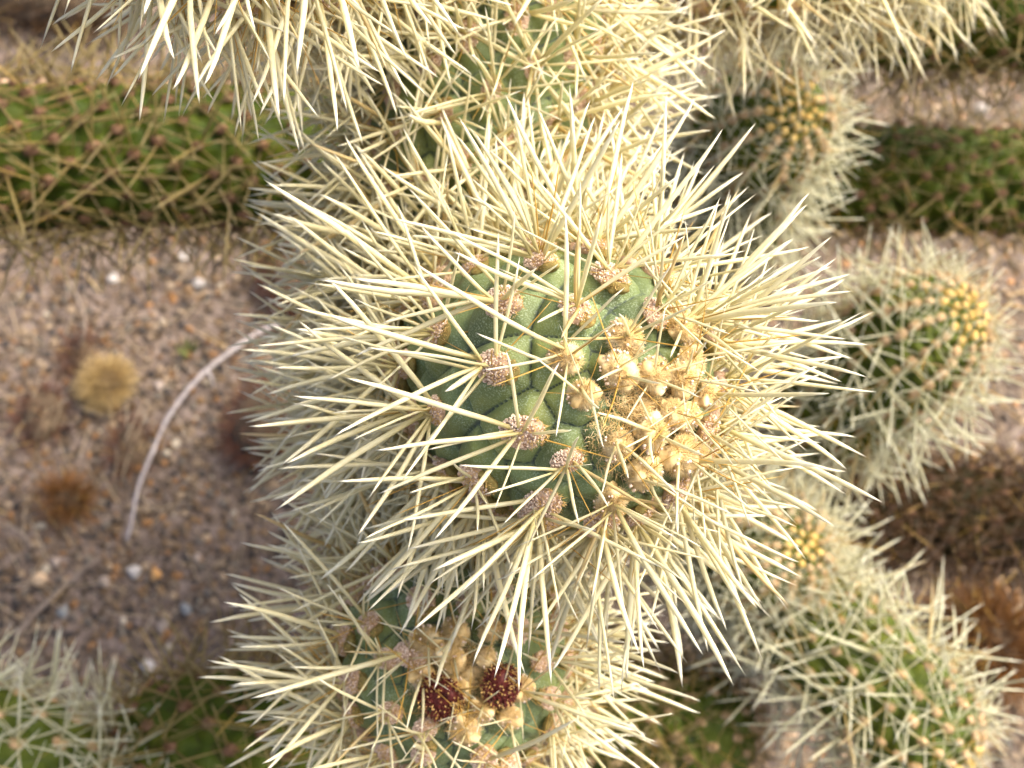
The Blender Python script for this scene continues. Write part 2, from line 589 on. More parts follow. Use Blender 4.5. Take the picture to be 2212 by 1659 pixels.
def cholla_joint(name, label, path, r, seed, tone='fresh', skin='fresh', areole='granular', crown='wool', crown_n=14,
                 spacing=.0087, slen=(.021, .029), per=(8, 11), n_ind=300, fine=True, res=(150, 120), cap=1.1,
                 ex_areoles=(), ex_wool=(), ex_spines=(), ex_tips=(), group='teddy bear cholla joints', hidden=None, amp=.0031,
                 bristle=5, scales=False, crown_len=.45, buds=(), mass_keep=1.0, ribs=None, fan=(16, 82), a_gain=1.32, short=(.45, 1.1), back=.75, tip_len=(.022, .031)):
    rng = random.Random(seed)
    pts = [at(*q) for q in path]
    pa = Path(pts)
    h = r * cap
    # profile by arclength: quarter ellipse cap, cylinder, tapered foot
    th = np.linspace(0, math.pi / 2, 60)
    ax = np.concatenate([h * (1 - np.cos(th)), np.linspace(h, pa.L, 80)[1:]])
    foot = min(1.2 * r, pa.L * .3)
    rad = np.concatenate([r * np.sin(th) ** .92, r * (1 - .45 * smooth01((ax[60:] - (pa.L - foot)) / foot))])
    sg = np.concatenate([[0], np.cumsum(np.hypot(np.diff(ax), np.diff(rad)))])
    S = sg[-1]

    def base(sig, phi):
        a = np.interp(sig, sg, ax); q = np.interp(sig, sg, rad)
        da = np.interp(sig + 2e-4, sg, ax) - np.interp(sig - 2e-4, sg, ax)
        dr = np.interp(sig + 2e-4, sg, rad) - np.interp(sig - 2e-4, sg, rad)
        c, T, n, b = pa.frame(a)
        radial = n * np.cos(phi)[..., None] + b * np.sin(phi)[..., None]
        nr = nrm(radial * da[..., None] - T * dr[..., None])
        tang = nrm(-(T * da[..., None] + radial * dr[..., None]))      # towards the crown
        return c + radial * q[..., None], nr, tang

    # areole lattice (golden angle), closer together at the crown
    sp = spacing * (crown_len + (1 - crown_len) * smooth01(sg / (1.9 * r)))
    dens = 2 * math.pi * rad / (.866 * sp ** 2)
    cnt = np.concatenate([[0], np.cumsum((dens[1:] + dens[:-1]) / 2 * np.diff(sg))])
    off = rng.uniform(0, 6.28)
    ks = np.arange(int(cnt[-1])) + .5
    A_s = np.interp(ks, cnt, sg)
    A_p = np.floor(ks) * (2.399963 if ribs is None else 2 * math.pi * ribs[0] / ribs[1]) + off + np.array([rng.gauss(0, .03) for _ in ks])
    if len(ex_areoles):
        gs, gp = np.meshgrid(np.linspace(0.0005, S * .98, 150), np.linspace(0, 2 * math.pi, 240, endpoint=False), indexing='ij')
        gs, gp = gs.ravel(), gp.ravel()
        P, Nn, _ = base(gs, gp)
        facing = ((CAM - P) * Nn).sum(1) / np.linalg.norm(CAM - P, axis=1)
        pr = proj(P)
        es, ep = [], []
        for (x, y) in ex_areoles:
            dd = np.hypot(pr[:, 0] - x, pr[:, 1] - y) + np.where(facing > .03, 0, 1e5)
            i = int(np.argmin(dd))
            es.append(gs[i]); ep.append(gp[i])
        P0, N0, _ = base(A_s, A_p)
        PE, _, _ = base(np.array(es), np.array(ep))
        dmin = np.linalg.norm(P0[:, None] - PE[None], axis=2).min(1)
        fc0 = (N0 * nrm(CAM - P0)).sum(1)
        lim = np.interp(A_s, sg, sp) * np.where(fc0 > .25, 1.05, .8)
        keep = dmin > lim
        A_s = np.concatenate([es, A_s[keep]]); A_p = np.concatenate([ep, A_p[keep]])
    AP, AN, AT = base(A_s, A_p)
    A_sp = np.interp(A_s, sg, sp)
    CEN = AP - AT * (A_sp * .15)[:, None]

    def disp(P):
        out_, cr, near = np.empty(len(P)), np.empty(len(P)), np.empty(len(P))
        for i in range(0, len(P), 4000):
            D = np.linalg.norm(P[i:i + 4000, None] - CEN[None], axis=2)
            o = np.partition(D, 1, axis=1)
            j = D.argmin(1)
            e = (o[:, 1] - o[:, 0]) / A_sp[j]
            out_[i:i + 4000] = A_sp[j] / spacing * ((1 - (1 - np.minimum(e, 1)) ** 2) ** .7)
            cr[i:i + 4000] = e
            near[i:i + 4000] = np.exp(-(np.linalg.norm(P[i:i + 4000] - AP[j], axis=1) / (A_sp[j] * .34)) ** 2)
        return (out_ - .75) * amp, cr, near

    nS, nP = res
    ss = S * np.linspace(0, 1, nS) ** 1.1
    gs, gp = np.meshgrid(ss, np.linspace(0, 2 * math.pi, nP, endpoint=False), indexing='ij')
    P, Nn, _ = base(gs.ravel(), gp.ravel())
    d, cr, near = disp(P)
    V = P + Nn * d[:, None]
    i, j = np.meshgrid(np.arange(nS - 1), np.arange(nP), indexing='ij')
    i, j = i.ravel(), j.ravel()
    Fq = np.stack([i * nP + j, (i + 1) * nP + j, (i + 1) * nP + (j + 1) % nP, i * nP + (j + 1) % nP], 1)
    root = bpy.data.objects.new(name, None)
    COL.objects.link(root)
    root.empty_display_size = .01
    p0 = pa.p[-1]
    root.location = p0
    RM = Matrix.Translation(Vector(p0))
    tag(root, label, 'cactus', group)
    stem = link('stem', from_arrays('stem', V - p0, [Fq[:, ::-1]], [M_SKIN[skin]], {'crease': cr, 'near': near}), root)

    # a woody branch carries the joint down to the plant's trunk
    if hidden:
        hp = Path([pa.p[-1] - pa.T[-1] * -0.0, *hidden])
        q = np.linspace(0, hp.L, 40)
        c, T, n, b = hp.frame(q)
        ph = np.linspace(0, 2 * math.pi, 14, endpoint=False)
        rr = r * (.50 + .04 * np.sin(q * 400 + seed)) * np.ones_like(q)
        BV = (c[:, None] + rr[:, None, None] * (n[:, None] * np.cos(ph)[None, :, None] + b[:, None] * np.sin(ph)[None, :, None])).reshape(-1, 3)
        bi, bj = np.meshgrid(np.arange(39), np.arange(14), indexing='ij')
        bi, bj = bi.ravel(), bj.ravel()
        BF = np.stack([bi * 14 + bj, bi * 14 + (bj + 1) % 14, (bi + 1) * 14 + (bj + 1) % 14, (bi + 1) * 14 + bj], 1)
        link('branch', from_arrays('branch', BV - p0, [BF], [M_BARK]), root)
        mb = MB()
        for k in range(int(hp.L * 2600)):
            s_, f_ = rng.uniform(0, hp.L), rng.uniform(0, 6.28)
            c1, t1, n1, b1 = hp.frame(np.array([s_]))
            rd = n1[0] * math.cos(f_) + b1[0] * math.sin(f_)
            dr = nrm(rd + np.array([rng.gauss(0, .5) for _ in range(3)]))
            put_spine(mb, rng.choice(GEO_LOW), c1[0] + rd * r * .45 - p0, dr, rng.uniform(.012, .02), t1[0], rng.random())
        if mb.n:
            tag(link('branch_spines', mb.mesh('branch_spines', [M_SP['brown']]), root), None, None, kind='stuff')

    # areoles on the real, bumpy surface
    dA, _, _ = disp(AP)
    AP = AP + AN * (np.maximum(dA, amp * .12) - .0001)[:, None]
    view = nrm(CAM - AP)
    face = (AN * view).sum(1)
    pr = proj(AP)
    inside = (pr[:, 0] > -12) & (pr[:, 0] < 2224) & (pr[:, 1] > -12) & (pr[:, 1] < 1671)
    vis = (face > -.05) & inside
    crown_set = set(np.argsort(A_s)[:crown_n].tolist())

    # spines: traced ones first, then the rest of every areole's star
    spines = []            # (areole, dir, length, hint)
    done = {}

    def solve(i_, tip, lo=.0, sgn=None):
        rp = AP[i_]
        v = ray(*tip)
        tca = np.dot(rp - CAM, v)
        dm = np.linalg.norm(CAM + v * tca - rp)
        L = max(lo, dm * 1.04)
        k = math.sqrt(max(L * L - dm * dm, 0))
        best = None
        for sg_ in (-1, 1):
            q_ = CAM + v * (tca + sg_ * k)
            dd = nrm(q_ - rp)
            sc = np.dot(dd, AN[i_]) if sgn is None else -sg_ * sgn
            if best is None or sc > best[0]:
                best = (sc, dd, L)
        return best

    for (x, y, tx, ty) in ex_spines:
        dd = np.hypot(pr[:, 0] - x, pr[:, 1] - y) + np.where(face > -.1, 0, 1e5)
        i_ = int(np.argmin(dd))
        sc, dr, L = solve(i_, (tx, ty), lo=.013)
        spines.append((i_, dr, L, True)); done[i_] = done.get(i_, 0) + 1
    for (tx, ty) in ex_tips:
        best = None
        lo = rng.uniform(*tip_len)
        for i_ in range(len(AP)):
            if face[i_] < -.55 or A_s[i_] < r * .5:
                continue
            sc, dr, L = solve(i_, (tx, ty), lo=lo)
            if L > lo * 1.5 or sc < .2:
                continue
            s2 = sc + rng.uniform(0, .25) - .6 * done.get(i_, 0) - (L - lo) * 40
            if best is None or s2 > best[0]:
                best = (s2, i_, dr, L)
        if best:
            _, i_, dr, L = best
            spines.append((i_, dr, L, True)); done[i_] = done.get(i_, 0) + 1
    ti = set(range(len(ex_areoles)))
    apex_r = r * 1.0
    for i_ in range(len(AP)):
        n_ = rng.randint(*per)
        near_crown = smooth01((A_s[i_] - r * .15) / (r * short[1]))
        if i_ in crown_set:
            n_ = rng.choice((1, 2, 3)) if crown == 'yellow' else max(2, int(n_ * .45))
        if face[i_] < -.15:
            n_ = int(n_ * back)
        n_ -= int(done.get(i_, 0) * (1.25 if i_ in ti else .6))
        n_ = max(n_, 1)
        a0 = rng.uniform(0, 6.28)
        for k in range(n_):
            al = a0 + 2.399963 * k + rng.gauss(0, .25)
            ang = R(fan[0] + (fan[1] - fan[0]) * ((k + .5) / n_) ** .8 + rng.gauss(0, 6))
            side = -AT[i_] * math.cos(al) + np.cross(AN[i_], AT[i_]) * math.sin(al)
            dr = AN[i_] * math.cos(ang) + side * math.sin(ang) - AT[i_] * .16
            dr = nrm(dr)
            L = rng.uniform(*slen) * (short[0] + (1 - short[0]) * near_crown) * (1.0 if ang < 1.0 else .85)
            if rng.random() < .12:
                L *= .6
            spines.append((i_, dr, L, False))
    score = []
    for n_, (i_, dr, L, traced) in enumerate(spines):
        tp, rp = proj(AP[i_] + dr * L), pr[i_]
        a, b = np.clip(rp[:2], 0, [2212, 1659]), np.clip(tp[:2], 0, [2212, 1659])
        v_ = np.hypot(*(a - b)) * (1.0 if face[i_] > -.05 else .55 if face[i_] > -.4 else .12)
        score.append(v_ + (400 if traced else 0))
    order = np.argsort(-np.array(score))
    single = set(int(q) for q in order[:n_ind] if score[q] > 22)
    aobj, amat = {}, {}
    hid_mb = MB()
    for i_ in range(len(AP)):
        kind = crown if (i_ in crown_set or i_ in ex_wool) else areole
        s_ = rng.uniform(.85, 1.2) * (.75 + .35 * smooth01(A_s[i_] / (1.4 * r))) * (r / .0195)
        s_ *= a_gain * (1.0 if kind == 'yellow' else 1)
        if kind == 'wool':
            s_ *= rng.uniform(.95, 1.4)
        Rm = frame(AN[i_] + np.array([rng.gauss(0, .08) for _ in range(3)]), AT[i_])
        M = mat4(Rm, s_, AP[i_])
        if vis[i_]:
            o = link('areole', rng.choice(AREOLE[kind]), root, M, RM)
            aobj[i_], amat[i_] = o, M
            if scales and i_ not in crown_set and rng.random() < .65 and A_s[i_] > r * .75:
                link('leaf_scale', rng.choice(SCALES), o, M, M)
        else:
            v, f = ICO0
            hid_mb.add((v * np.array([.0014, .0018, .001]) * s_) @ Rm.T + AP[i_] - p0, f)
    if hid_mb.n:
        tag(link('areoles', hid_mb.mesh('areoles', [M_FELT], attrs=False), root), None, None, kind='stuff')
    if crown == 'wool':
        wl = MB()
        apex = AP[int(np.argmin(A_s))]
        near_ = np.nonzero(np.linalg.norm(V - apex, axis=1) < r * .42)[0]
        P_, Q_ = [], []
        for k in range(3600):
            q = near_[rng.randrange(len(near_))]
            P_.append(V[q] - p0 + np.array([rng.gauss(0, .0002) for _ in range(3)])); Q_.append(Nn[q])
        hairs(wl, rng, P_, Q_, .0015, .00007, 0)
        tag(link('crown_wool', wl.mesh('crown_wool', [M_WOOL], attrs=False), root), None, None, kind='stuff')
    mass, hair = MB(), MB()
    for n_, (i_, dr, L, traced) in enumerate(spines):
        geo_n = len(GEO_FINE) if fine else len(GEO_LOW)
        k = rng.randrange(geo_n)
        start = AP[i_] + AN[i_] * .0006 + np.array([rng.gauss(0, .0005) for _ in range(3)])
        up = [rng.gauss(0, 1) for _ in range(3)]
        if n_ in single:
            M = mat4(frame(dr, up), L, start)
            if i_ in aobj:
                link('spine', spine_mesh(tone, fine, k), aobj[i_], M, amat[i_])
            else:
                link('spine', spine_mesh(tone, fine, k), root, M, RM)
        elif rng.random() < mass_keep:
            put_spine(mass, rng.choice(GEO_LOW), start - p0, dr, L, up, rng.random())
    if mass.n:
        tag(link('spine_mass', mass.mesh('spine_mass', [M_SP[tone]]), root), None, None, kind='stuff')
    for i_ in range(len(AP)):
        if face[i_] < -.3:
            continue
        for k in range(bristle):
            dr = nrm(AN[i_] * rng.uniform(.3, 1) + nrm(np.array([rng.gauss(0, 1) for _ in range(3)])) * .9)
            put_spine(hair, rng.choice(GEO_HAIR), AP[i_] - p0 + AN[i_] * .0006, dr, rng.uniform(.006, .015), [.1, .9, .3], rng.random())
    if hair.n:
        tag(link('bristles', hair.mesh('bristles', [M_SP['bristle']]), root), None, None, kind='stuff')
    for n_, (x, y, s_) in enumerate(buds):
        PP, NN, TT = base(gs.ravel(), gp.ravel())
        q = proj(PP)
        fc = (NN * nrm(CAM - PP)).sum(1)
        i_ = int(np.argmin(np.hypot(q[:, 0] - x, q[:, 1] - y) + np.where(fc > .1, 0, 1e5)))
        b = link('flower_bud', bud_mesh(90 + n_), root, mat4(frame(NN[i_], TT[i_]), s_, PP[i_] + NN[i_] * .0012), RM)
    return root


# ------------------------------------------------------------------ ground
def fbm(x, y, seed=0, octs=5, f0=6.0):
    rs = np.random.RandomState(seed)
    z = np.zeros_like(x)
    a, f = 1.0, f0
    for _ in range(octs):
        for _ in range(4):
            th_, ph = rs.uniform(0, 6.28, 2)
            z += a * .5 * np.sin(f * (x * math.cos(th_) + y * math.sin(th_)) + ph)
        a *= .5; f *= 2.1
    return z


def ground_h(x, y):
    fade = np.exp(-((x / 3.0) ** 2 + ((y - .25) / 3.0) ** 2))
    return .004 * fbm(x, y, 3) * fade


xs = np.concatenate([-np.geomspace(300, .7, 22), np.linspace(-.66, .66, 130), np.geomspace(.7, 300, 22)])
ys = np.concatenate([.25 - np.geomspace(300, .7, 22), .25 + np.linspace(-.66, .66, 130), .25 + np.geomspace(.7, 300, 22)])
gx, gy = np.meshgrid(xs, ys, indexing='ij')
gv = np.stack([gx, gy, ground_h(gx, gy)], -1).reshape(-1, 3)
n1, n2 = gx.shape
i, j = np.meshgrid(np.arange(n1 - 1), np.arange(n2 - 1), indexing='ij')
i, j = i.ravel(), j.ravel()
gf = np.stack([i * n2 + j, (i + 1) * n2 + j, (i + 1) * n2 + j + 1, i * n2 + j + 1], 1)
m, t, p, o = new_mat('desert_soil')
geo = N(t, 'ShaderNodeNewGeometry')
na = N(t, 'ShaderNodeTexNoise', Scale=14.0, Detail=6.0)
nb = N(t, 'ShaderNodeTexNoise', Scale=420.0, Detail=4.0)
vo = N(t, 'ShaderNodeTexVoronoi', Scale=330.0)
for n in (na, nb, vo):
    t.links.new(geo.outputs['Position'], n.inputs['Vector'])
c = ramp(t, na.outputs[0], [(0.3, (0.045, 0.032, 0.022)), (0.5, (0.08, 0.056, 0.04)), (0.7, (0.13, 0.095, 0.068))])
c = mix(t, .55, c, ramp(t, vo.outputs['Color'], [(0.1, (0.05, 0.035, 0.026)), (0.5, (0.14, 0.10, 0.07)), (0.8, (0.24, 0.185, 0.15))]))
t.links.new(c, p.inputs['Base Color'])
p.inputs['Roughness'].default_value = .9
b = N(t, 'ShaderNodeBump', Strength=.6, Distance=.002)
t.links.new(nb.outputs[0], b.inputs['Height'])
t.links.new(b.outputs[0], p.inputs['Normal'])
tag(link('ground', from_arrays('ground', gv, [gf], [m])), 'pinkish brown desert soil under the cactus', 'ground', kind='structure')

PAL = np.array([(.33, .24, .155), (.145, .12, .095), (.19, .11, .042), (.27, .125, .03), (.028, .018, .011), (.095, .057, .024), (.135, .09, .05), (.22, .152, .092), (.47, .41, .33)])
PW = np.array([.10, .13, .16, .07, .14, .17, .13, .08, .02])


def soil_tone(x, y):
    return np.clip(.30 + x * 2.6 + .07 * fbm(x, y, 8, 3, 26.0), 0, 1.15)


def stones(n, x0, x1, y0, y1, smin, smax, seed):
    rs = np.random.RandomState(seed)
    v0, f0 = ICO0
    x, y = rs.uniform(x0, x1, n), rs.uniform(y0, y1, n)
    s = smin * (smax / smin) ** (rs.uniform(0, 1, n) ** 2.2)
    sc = np.stack([s * rs.uniform(.8, 1.35, n), s * rs.uniform(.7, 1.1, n), s * rs.uniform(.45, .8, n)], -1)
    jit = rs.uniform(.72, 1.18, (n, 12, 1))
    a = rs.uniform(0, 6.28, n)
    V = v0[None] * jit * sc[:, None]
    X = V[..., 0] * np.cos(a)[:, None] - V[..., 1] * np.sin(a)[:, None] + x[:, None]
    Y = V[..., 0] * np.sin(a)[:, None] + V[..., 1] * np.cos(a)[:, None] + y[:, None]
    Z = V[..., 2] + (ground_h(x, y) + sc[:, 2] * .35)[:, None]
    Fs = (f0[None] + (np.arange(n) * 12)[:, None, None]).reshape(-1, 3)
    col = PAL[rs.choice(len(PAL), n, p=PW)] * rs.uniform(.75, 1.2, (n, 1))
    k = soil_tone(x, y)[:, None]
    col = col * np.clip(1.0 - (y - .40) * 4.0, .45, 1.0)[:, None]  # shade over the far ground, painted into the stone colours
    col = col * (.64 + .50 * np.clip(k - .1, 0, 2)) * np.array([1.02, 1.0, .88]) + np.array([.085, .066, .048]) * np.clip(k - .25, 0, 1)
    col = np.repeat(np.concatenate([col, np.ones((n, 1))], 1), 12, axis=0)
    return np.stack([X, Y, Z], -1).reshape(-1, 3), Fs, col


m, t, p, o = new_mat('granite_grit')
a = N(t, 'ShaderNodeAttribute', attribute_name='tint')
geo = N(t, 'ShaderNodeNewGeometry')
no = N(t, 'ShaderNodeTexNoise', Scale=1500.0, Detail=3.0)
t.links.new(geo.outputs['Position'], no.inputs['Vector'])
c = mix(t, 1.0, a.outputs['Color'], ramp(t, no.outputs[0], [(.3, (.7, .7, .7)), (.7, (1.2, 1.2, 1.2))]), 'MULTIPLY')
t.links.new(c, p.inputs['Base Color'])
p.inputs['Roughness'].default_value = .6
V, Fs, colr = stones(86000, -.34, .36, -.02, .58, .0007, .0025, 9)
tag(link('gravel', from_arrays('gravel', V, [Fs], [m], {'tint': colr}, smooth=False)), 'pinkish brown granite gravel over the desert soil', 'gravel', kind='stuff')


def rock_mat(name, col):
    return plain(name, [(.3, tuple(q * .75 for q in col)), (.65, col)], 700, rough=.7)


RK = {'white': rock_mat('white_quartz', (.40, .37, .33)), 'orange': rock_mat('orange_stone', (.50, .27, .09)), 'grey': rock_mat('grey_stone', (.19, .20, .195)),
      'pink': rock_mat('pink_stone', (.29, .235, .19)), 'tan': rock_mat('tan_stone', (.50, .36, .22))}
v_, f_ = ICO2
for n_, (x, y, s, c, lab) in enumerate([
    (292, 1236, 15, 'white', 'white pebble just beside the orange pebble on the gravel'),
    (337, 1243, 14, 'orange', 'orange pebble among the grey gravel below the bent twig'),
    (226, 1258, 12, 'pink', 'pinkish pebble to the left of the white and orange pair'),
    (427, 1208, 10, 'pink', 'small pink pebble right of the lower end of the grey twig'),
    (320, 1440, 15, 'white', 'white pebble at the edge of the lower left cactus spines'),
    (354, 1352, 13, 'pink', 'pale pink pebble between the white pebble and the orange pebble'),
    (122, 1216, 13, 'pink', 'pink pebble beside the straight blurred twig at the left'),
    (88, 1254, 14, 'tan', 'tan pebble below the straight blurred twig at the left edge'),
    (137, 1322, 12, 'grey', 'blue grey pebble below the straight blurred twig'),
    (432, 615, 13, 'white', 'white pebble on the bright gravel above the twig, near the large cactus'),
    (245, 603, 11, 'white', 'small white pebble on the gravel under the dark left joint'),
    (398, 556, 11, 'white', 'white pebble at the foot of the dark left joint spines'),
    (344, 835, 11, 'pink', 'pink pebble between the fallen straw joint and the bent twig'),
    (403, 1318, 14, 'grey', 'blue grey pebble near the lower cactus head spines'),
    (2122, 232, 15, 'white', 'white pebble on the pink ground patch at the upper right'),
    (1978, 288, 11, 'white', 'small white pebble left of the larger one, upper right ground patch'),
    (2096, 188, 13, 'pink', 'pink pebble on the upper right ground patch'),
]):
    q = ground_at(x, y)
    d = np.linalg.norm(q - CAM)
    rg = random.Random(200 + n_)
    sz = s / F * d
    vv, ff = blob(rg, sz * rg.uniform(.85, 1.1), sz * rg.uniform(.85, 1.15), sz * .75, .28, ICO1)
    q[2] = ground_h(q[0], q[1]) + sz * .35
    ob = link('pebble', from_arrays('pebble', vv, [ff], [RK[c]], smooth=False), None, Matrix.Translation(Vector(q)))
    tag(ob, lab, 'pebble', 'larger pebbles on the gravel')

# fallen spines lying about on the grit
mb = MB()
rg = random.Random(77)
for k in range(5200):
    if rg.random() < .6:
        x, y = rg.gauss(.13, .10), rg.gauss(.26, .13)
    else:
        x, y = rg.uniform(-.33, .33), rg.uniform(.0, .55)
    a_ = rg.uniform(0, 6.28)
    put_spine(mb, rg.choice(GEO_LOW), np.array([x, y, float(ground_h(x, y)) + rg.uniform(.002, .006)]),
              nrm([math.cos(a_), math.sin(a_), rg.uniform(-.1, .35)]), rg.uniform(.010, .022), [0, 0, 1], rg.random())
tag(link('fallen_spines', mb.mesh('fallen_spines', [M_SP['litter']])), 'pale fallen cactus spines strewn over the gravel', 'litter', kind='stuff')


# ------------------------------------------------------------------ twigs and fallen pieces
def tube(mb, pts, r0, r1, sides=7, rng=None):
    pa = Path(pts)
    n = 46
    s = np.linspace(0, pa.L, n)
    c, T, Nn, B = pa.frame(s)
    rr = np.linspace(r0, r1, n)
    if rng:
        rr = rr * np.array([rng.uniform(.88, 1.12) for _ in range(n)])
    ph = np.linspace(0, 2 * math.pi, sides, endpoint=False)
    V = (c[:, None] + rr[:, None, None] * (Nn[:, None] * np.cos(ph)[None, :, None] + B[:, None] * np.sin(ph)[None, :, None])).reshape(-1, 3)
    V = np.vstack([V, c[0], c[-1]])
    i, j = np.meshgrid(np.arange(n - 1), np.arange(sides), indexing='ij')
    i, j = i.ravel(), j.ravel()
    mb.add(V, np.stack([i * sides + j, i * sides + (j + 1) % sides, (i + 1) * sides + (j + 1) % sides, (i + 1) * sides + j], 1))
    k = np.arange(sides)
    f1 = np.stack([(k + 1) % sides, k, np.full(sides, n * sides)], 1) + mb.n - len(V)
    f2 = np.stack([(n - 1) * sides + k, (n - 1) * sides + (k + 1) % sides, np.full(sides, n * sides + 1)], 1) + mb.n - len(V)
    mb.f += [f1, f2]; mb.m += [np.zeros(sides, int), np.zeros(sides, int)]


def twig(name, label, pts, r0, r1, mat, zs, side=()):
    P = []
    for (x, y), z in zip(pts, zs):
        q = ground_at(x, y, z)
        P.append(q)
    base = P[0].copy()
    root = link(name, None, None, Matrix.Translation(Vector(base)))
    mb = MB(); tube(mb, [q - base for q in P], r0, r1, rng=random.Random(len(pts)))
    link('stick', mb.mesh('stick', [mat], attrs=False), root)
    for sp_ in side:
        mb = MB(); tube(mb, [ground_at(x, y, z) - base for x, y, z in sp_], r1 * .8, r1 * .4)
        link('side_shoot', mb.mesh('side_shoot', [mat], attrs=False), root)
    return tag(root, label, 'twig', 'dry twigs on the ground')


twig('twig', 'pale grey bent twig arching over the gravel left of the large cactus',
     [(274, 1168), (286, 1118), (299, 1052), (333, 968), (368, 894), (433, 812), (502, 757), (570, 712), (640, 690)],
     .0007, .0011, M_TWIG, [.004, .006, .008, .010, .011, .011, .010, .008, .006], [[(448, 800, .011), (456, 815, .009), (462, 836, .005)]])
twig('twig', 'straight blurred grey twig lying on the gravel at the far left',
     [(30, 1378), (80, 1322), (130, 1275), (178, 1232), (216, 1204)], .0013, .0007, M_STALK, [.003, .003, .003, .003, .002])
twig('dry_stalk', 'thin curling dry stalk above the fallen straw coloured joint',
     [(140, 595), (165, 640), (183, 690), (181, 725), (166, 752)], .0007, .0006, M_STALK, [.006, .012, .014, .012, .006])
twig('dry_stalk', 'short pale stalk in the lower left corner of the gravel',
     [(10, 1130), (48, 1155), (70, 1185)], .0008, .0006, M_STALK, [.004, .006, .004])

# weed sprout
q = ground_at(412, 765)
q[2] = ground_h(q[0], q[1])
sp_ = link('weed_sprout', None, None, Matrix.Translation(Vector(q)))
rg = random.Random(12)
for k in range(11):
    mb = MB()
    a_ = rg.uniform(0, 6.28); L = rg.uniform(.006, .012)
    d = np.array([math.cos(a_) * .6, math.sin(a_) * .6, .8]) * L
    e = np.array([-math.sin(a_), math.cos(a_), 0]) * .0008
    mb.add(np.array([-e * .5, e * .5, d * .5 + e, d * .5 - e, d * .5 + np.array([0, 0, .0004]), d]), np.array([(0, 1, 4), (1, 2, 4), (3, 0, 4), (2, 5, 4), (5, 3, 4)]))
    link('leaf', mb.mesh('leaf', [M_SPROUT], attrs=False), sp_)
tag(sp_, 'tiny green weed sprout on the gravel beside the bent twig', 'sprout')


def fallen_joint(label, x, y, rad, tone, seed, aspect=1.3, slen=.010, n=900, mat=None, sink=.7):
    """a dropped, dried joint: a woody core under a close coat of spines"""
    rg = random.Random(seed)
    q = ground_at(x, y)
    q[2] = float(ground_h(q[0], q[1])) + rad * sink
    root = link('fallen_joint', None, None, Matrix.Translation(Vector(q)))
    a_ = rg.uniform(0, 6.28)
    v, f = blob(rg, rad * aspect, rad, rad * .85, .12)
    ca, sa = math.cos(a_), math.sin(a_)
    rot = np.array([[ca, -sa, 0], [sa, ca, 0], [0, 0, 1]])
    v = v @ rot.T
    link('core', from_arrays('core', v, [f], [mat or M_BARK]), root)
    mb = MB()
    for k in range(n):
        u = nrm(np.array([rg.gauss(0, 1) for _ in range(3)]))
        p_ = (u * np.array([rad * aspect, rad, rad * .85])) @ rot.T
        d = nrm(u @ rot.T + np.array([rg.gauss(0, .45) for _ in range(3)]))
        if p_[2] < -rad * .45:
            continue
        put_spine(mb, rg.choice(GEO_LOW), p_, d, slen * rg.uniform(.6, 1.2), [rg.gauss(0, 1) for _ in range(3)], rg.random())
    tag(link('spine_coat', mb.mesh('spine_coat', [M_SP[tone]]), root), None, None, kind='stuff')
    return tag(root, label, 'fallen cactus', 'fallen dried cholla joints')


fallen_joint('straw coloured fuzzy fallen joint on the gravel left of the bent twig', 235, 838, .0064, 'straw', 1, 1.15, .0085, 1300)
fallen_joint('dark brown round fallen joint on the gravel below the straw coloured one', 148, 1085, .0048, 'rust', 2, 1.3, .011, 520)
fallen_joint('reddish brown decayed joint at the left of the straw coloured fallen one', 92, 900, .0085, 'dead', 3, 1.5, .009, 420, sink=-.1)
fallen_joint('small reddish brown decayed joint below the straw coloured fallen one', 285, 975, .0075, 'dead', 4, 1.6, .009, 420, sink=-.1)
fallen_joint('dark reddish decayed joint half hidden by the large cactus left spines', 590, 925, .0145, 'dead', 5, 1.3, .009, 900)
fallen_joint('dark brown dead joint under the upper left spines of the large cactus', 640, 610, .0125, 'dead', 6, 1.3, .009, 900)
fallen_joint('brown dead joint with bristling brown spines at the right edge', 2140, 1390, .0085, 'rust', 7, 1.7, .021, 800)
fallen_joint('dark dead bristly joint on the ground in the upper left corner', 110, 10, .016, 'brown', 9, 2.2, .019, 900, sink=.3)
fallen_joint('small decayed reddish joint just above the straw coloured fallen one', 178, 770, .0055, 'dead', 8, 1.5, .009, 420, sink=-.1)


# ------------------------------------------------------------------ the plant
HUB = ground_at(1190, 900)
HUB[2] = 0
HUB_MID = HUB + np.array([0.0, .012, .13])
HUB_TOP = HUB + np.array([0.0, .012, .20])


def to_hub(*pts, high=False):
    return [at(*q) for q in pts] + [HUB_TOP if high else HUB_MID]


mb = MB()
tube(mb, [HUB - HUB, (HUB_MID + HUB) / 2 + np.array([.004, -.003, 0]) - HUB, HUB_MID - HUB, HUB_TOP - HUB], .021, .015, 16, random.Random(4))
root = link('cactus_trunk', None, None, Matrix.Translation(Vector(HUB)))
link('trunk', mb.mesh('trunk', [M_BARK], attrs=False), root)
mb = MB()
rg = random.Random(21)
for k in range(700):
    a_ = rg.uniform(0, 6.28); z = rg.uniform(.0, .19)
    rd = np.array([math.cos(a_), math.sin(a_), 0])
    put_spine(mb, rg.choice(GEO_LOW), rd * .017 + np.array([0, z * .06, z]), nrm(rd + np.array([rg.gauss(0, .4) for _ in range(3)])), rg.uniform(.01, .02), [0, 0, 1], rg.random())
tag(link('trunk_spines', mb.mesh('trunk_spines', [M_SP['dead']]), root), None, None, kind='stuff')
tag(root, 'dark woody cactus trunk standing hidden below the large central head', 'trunk')

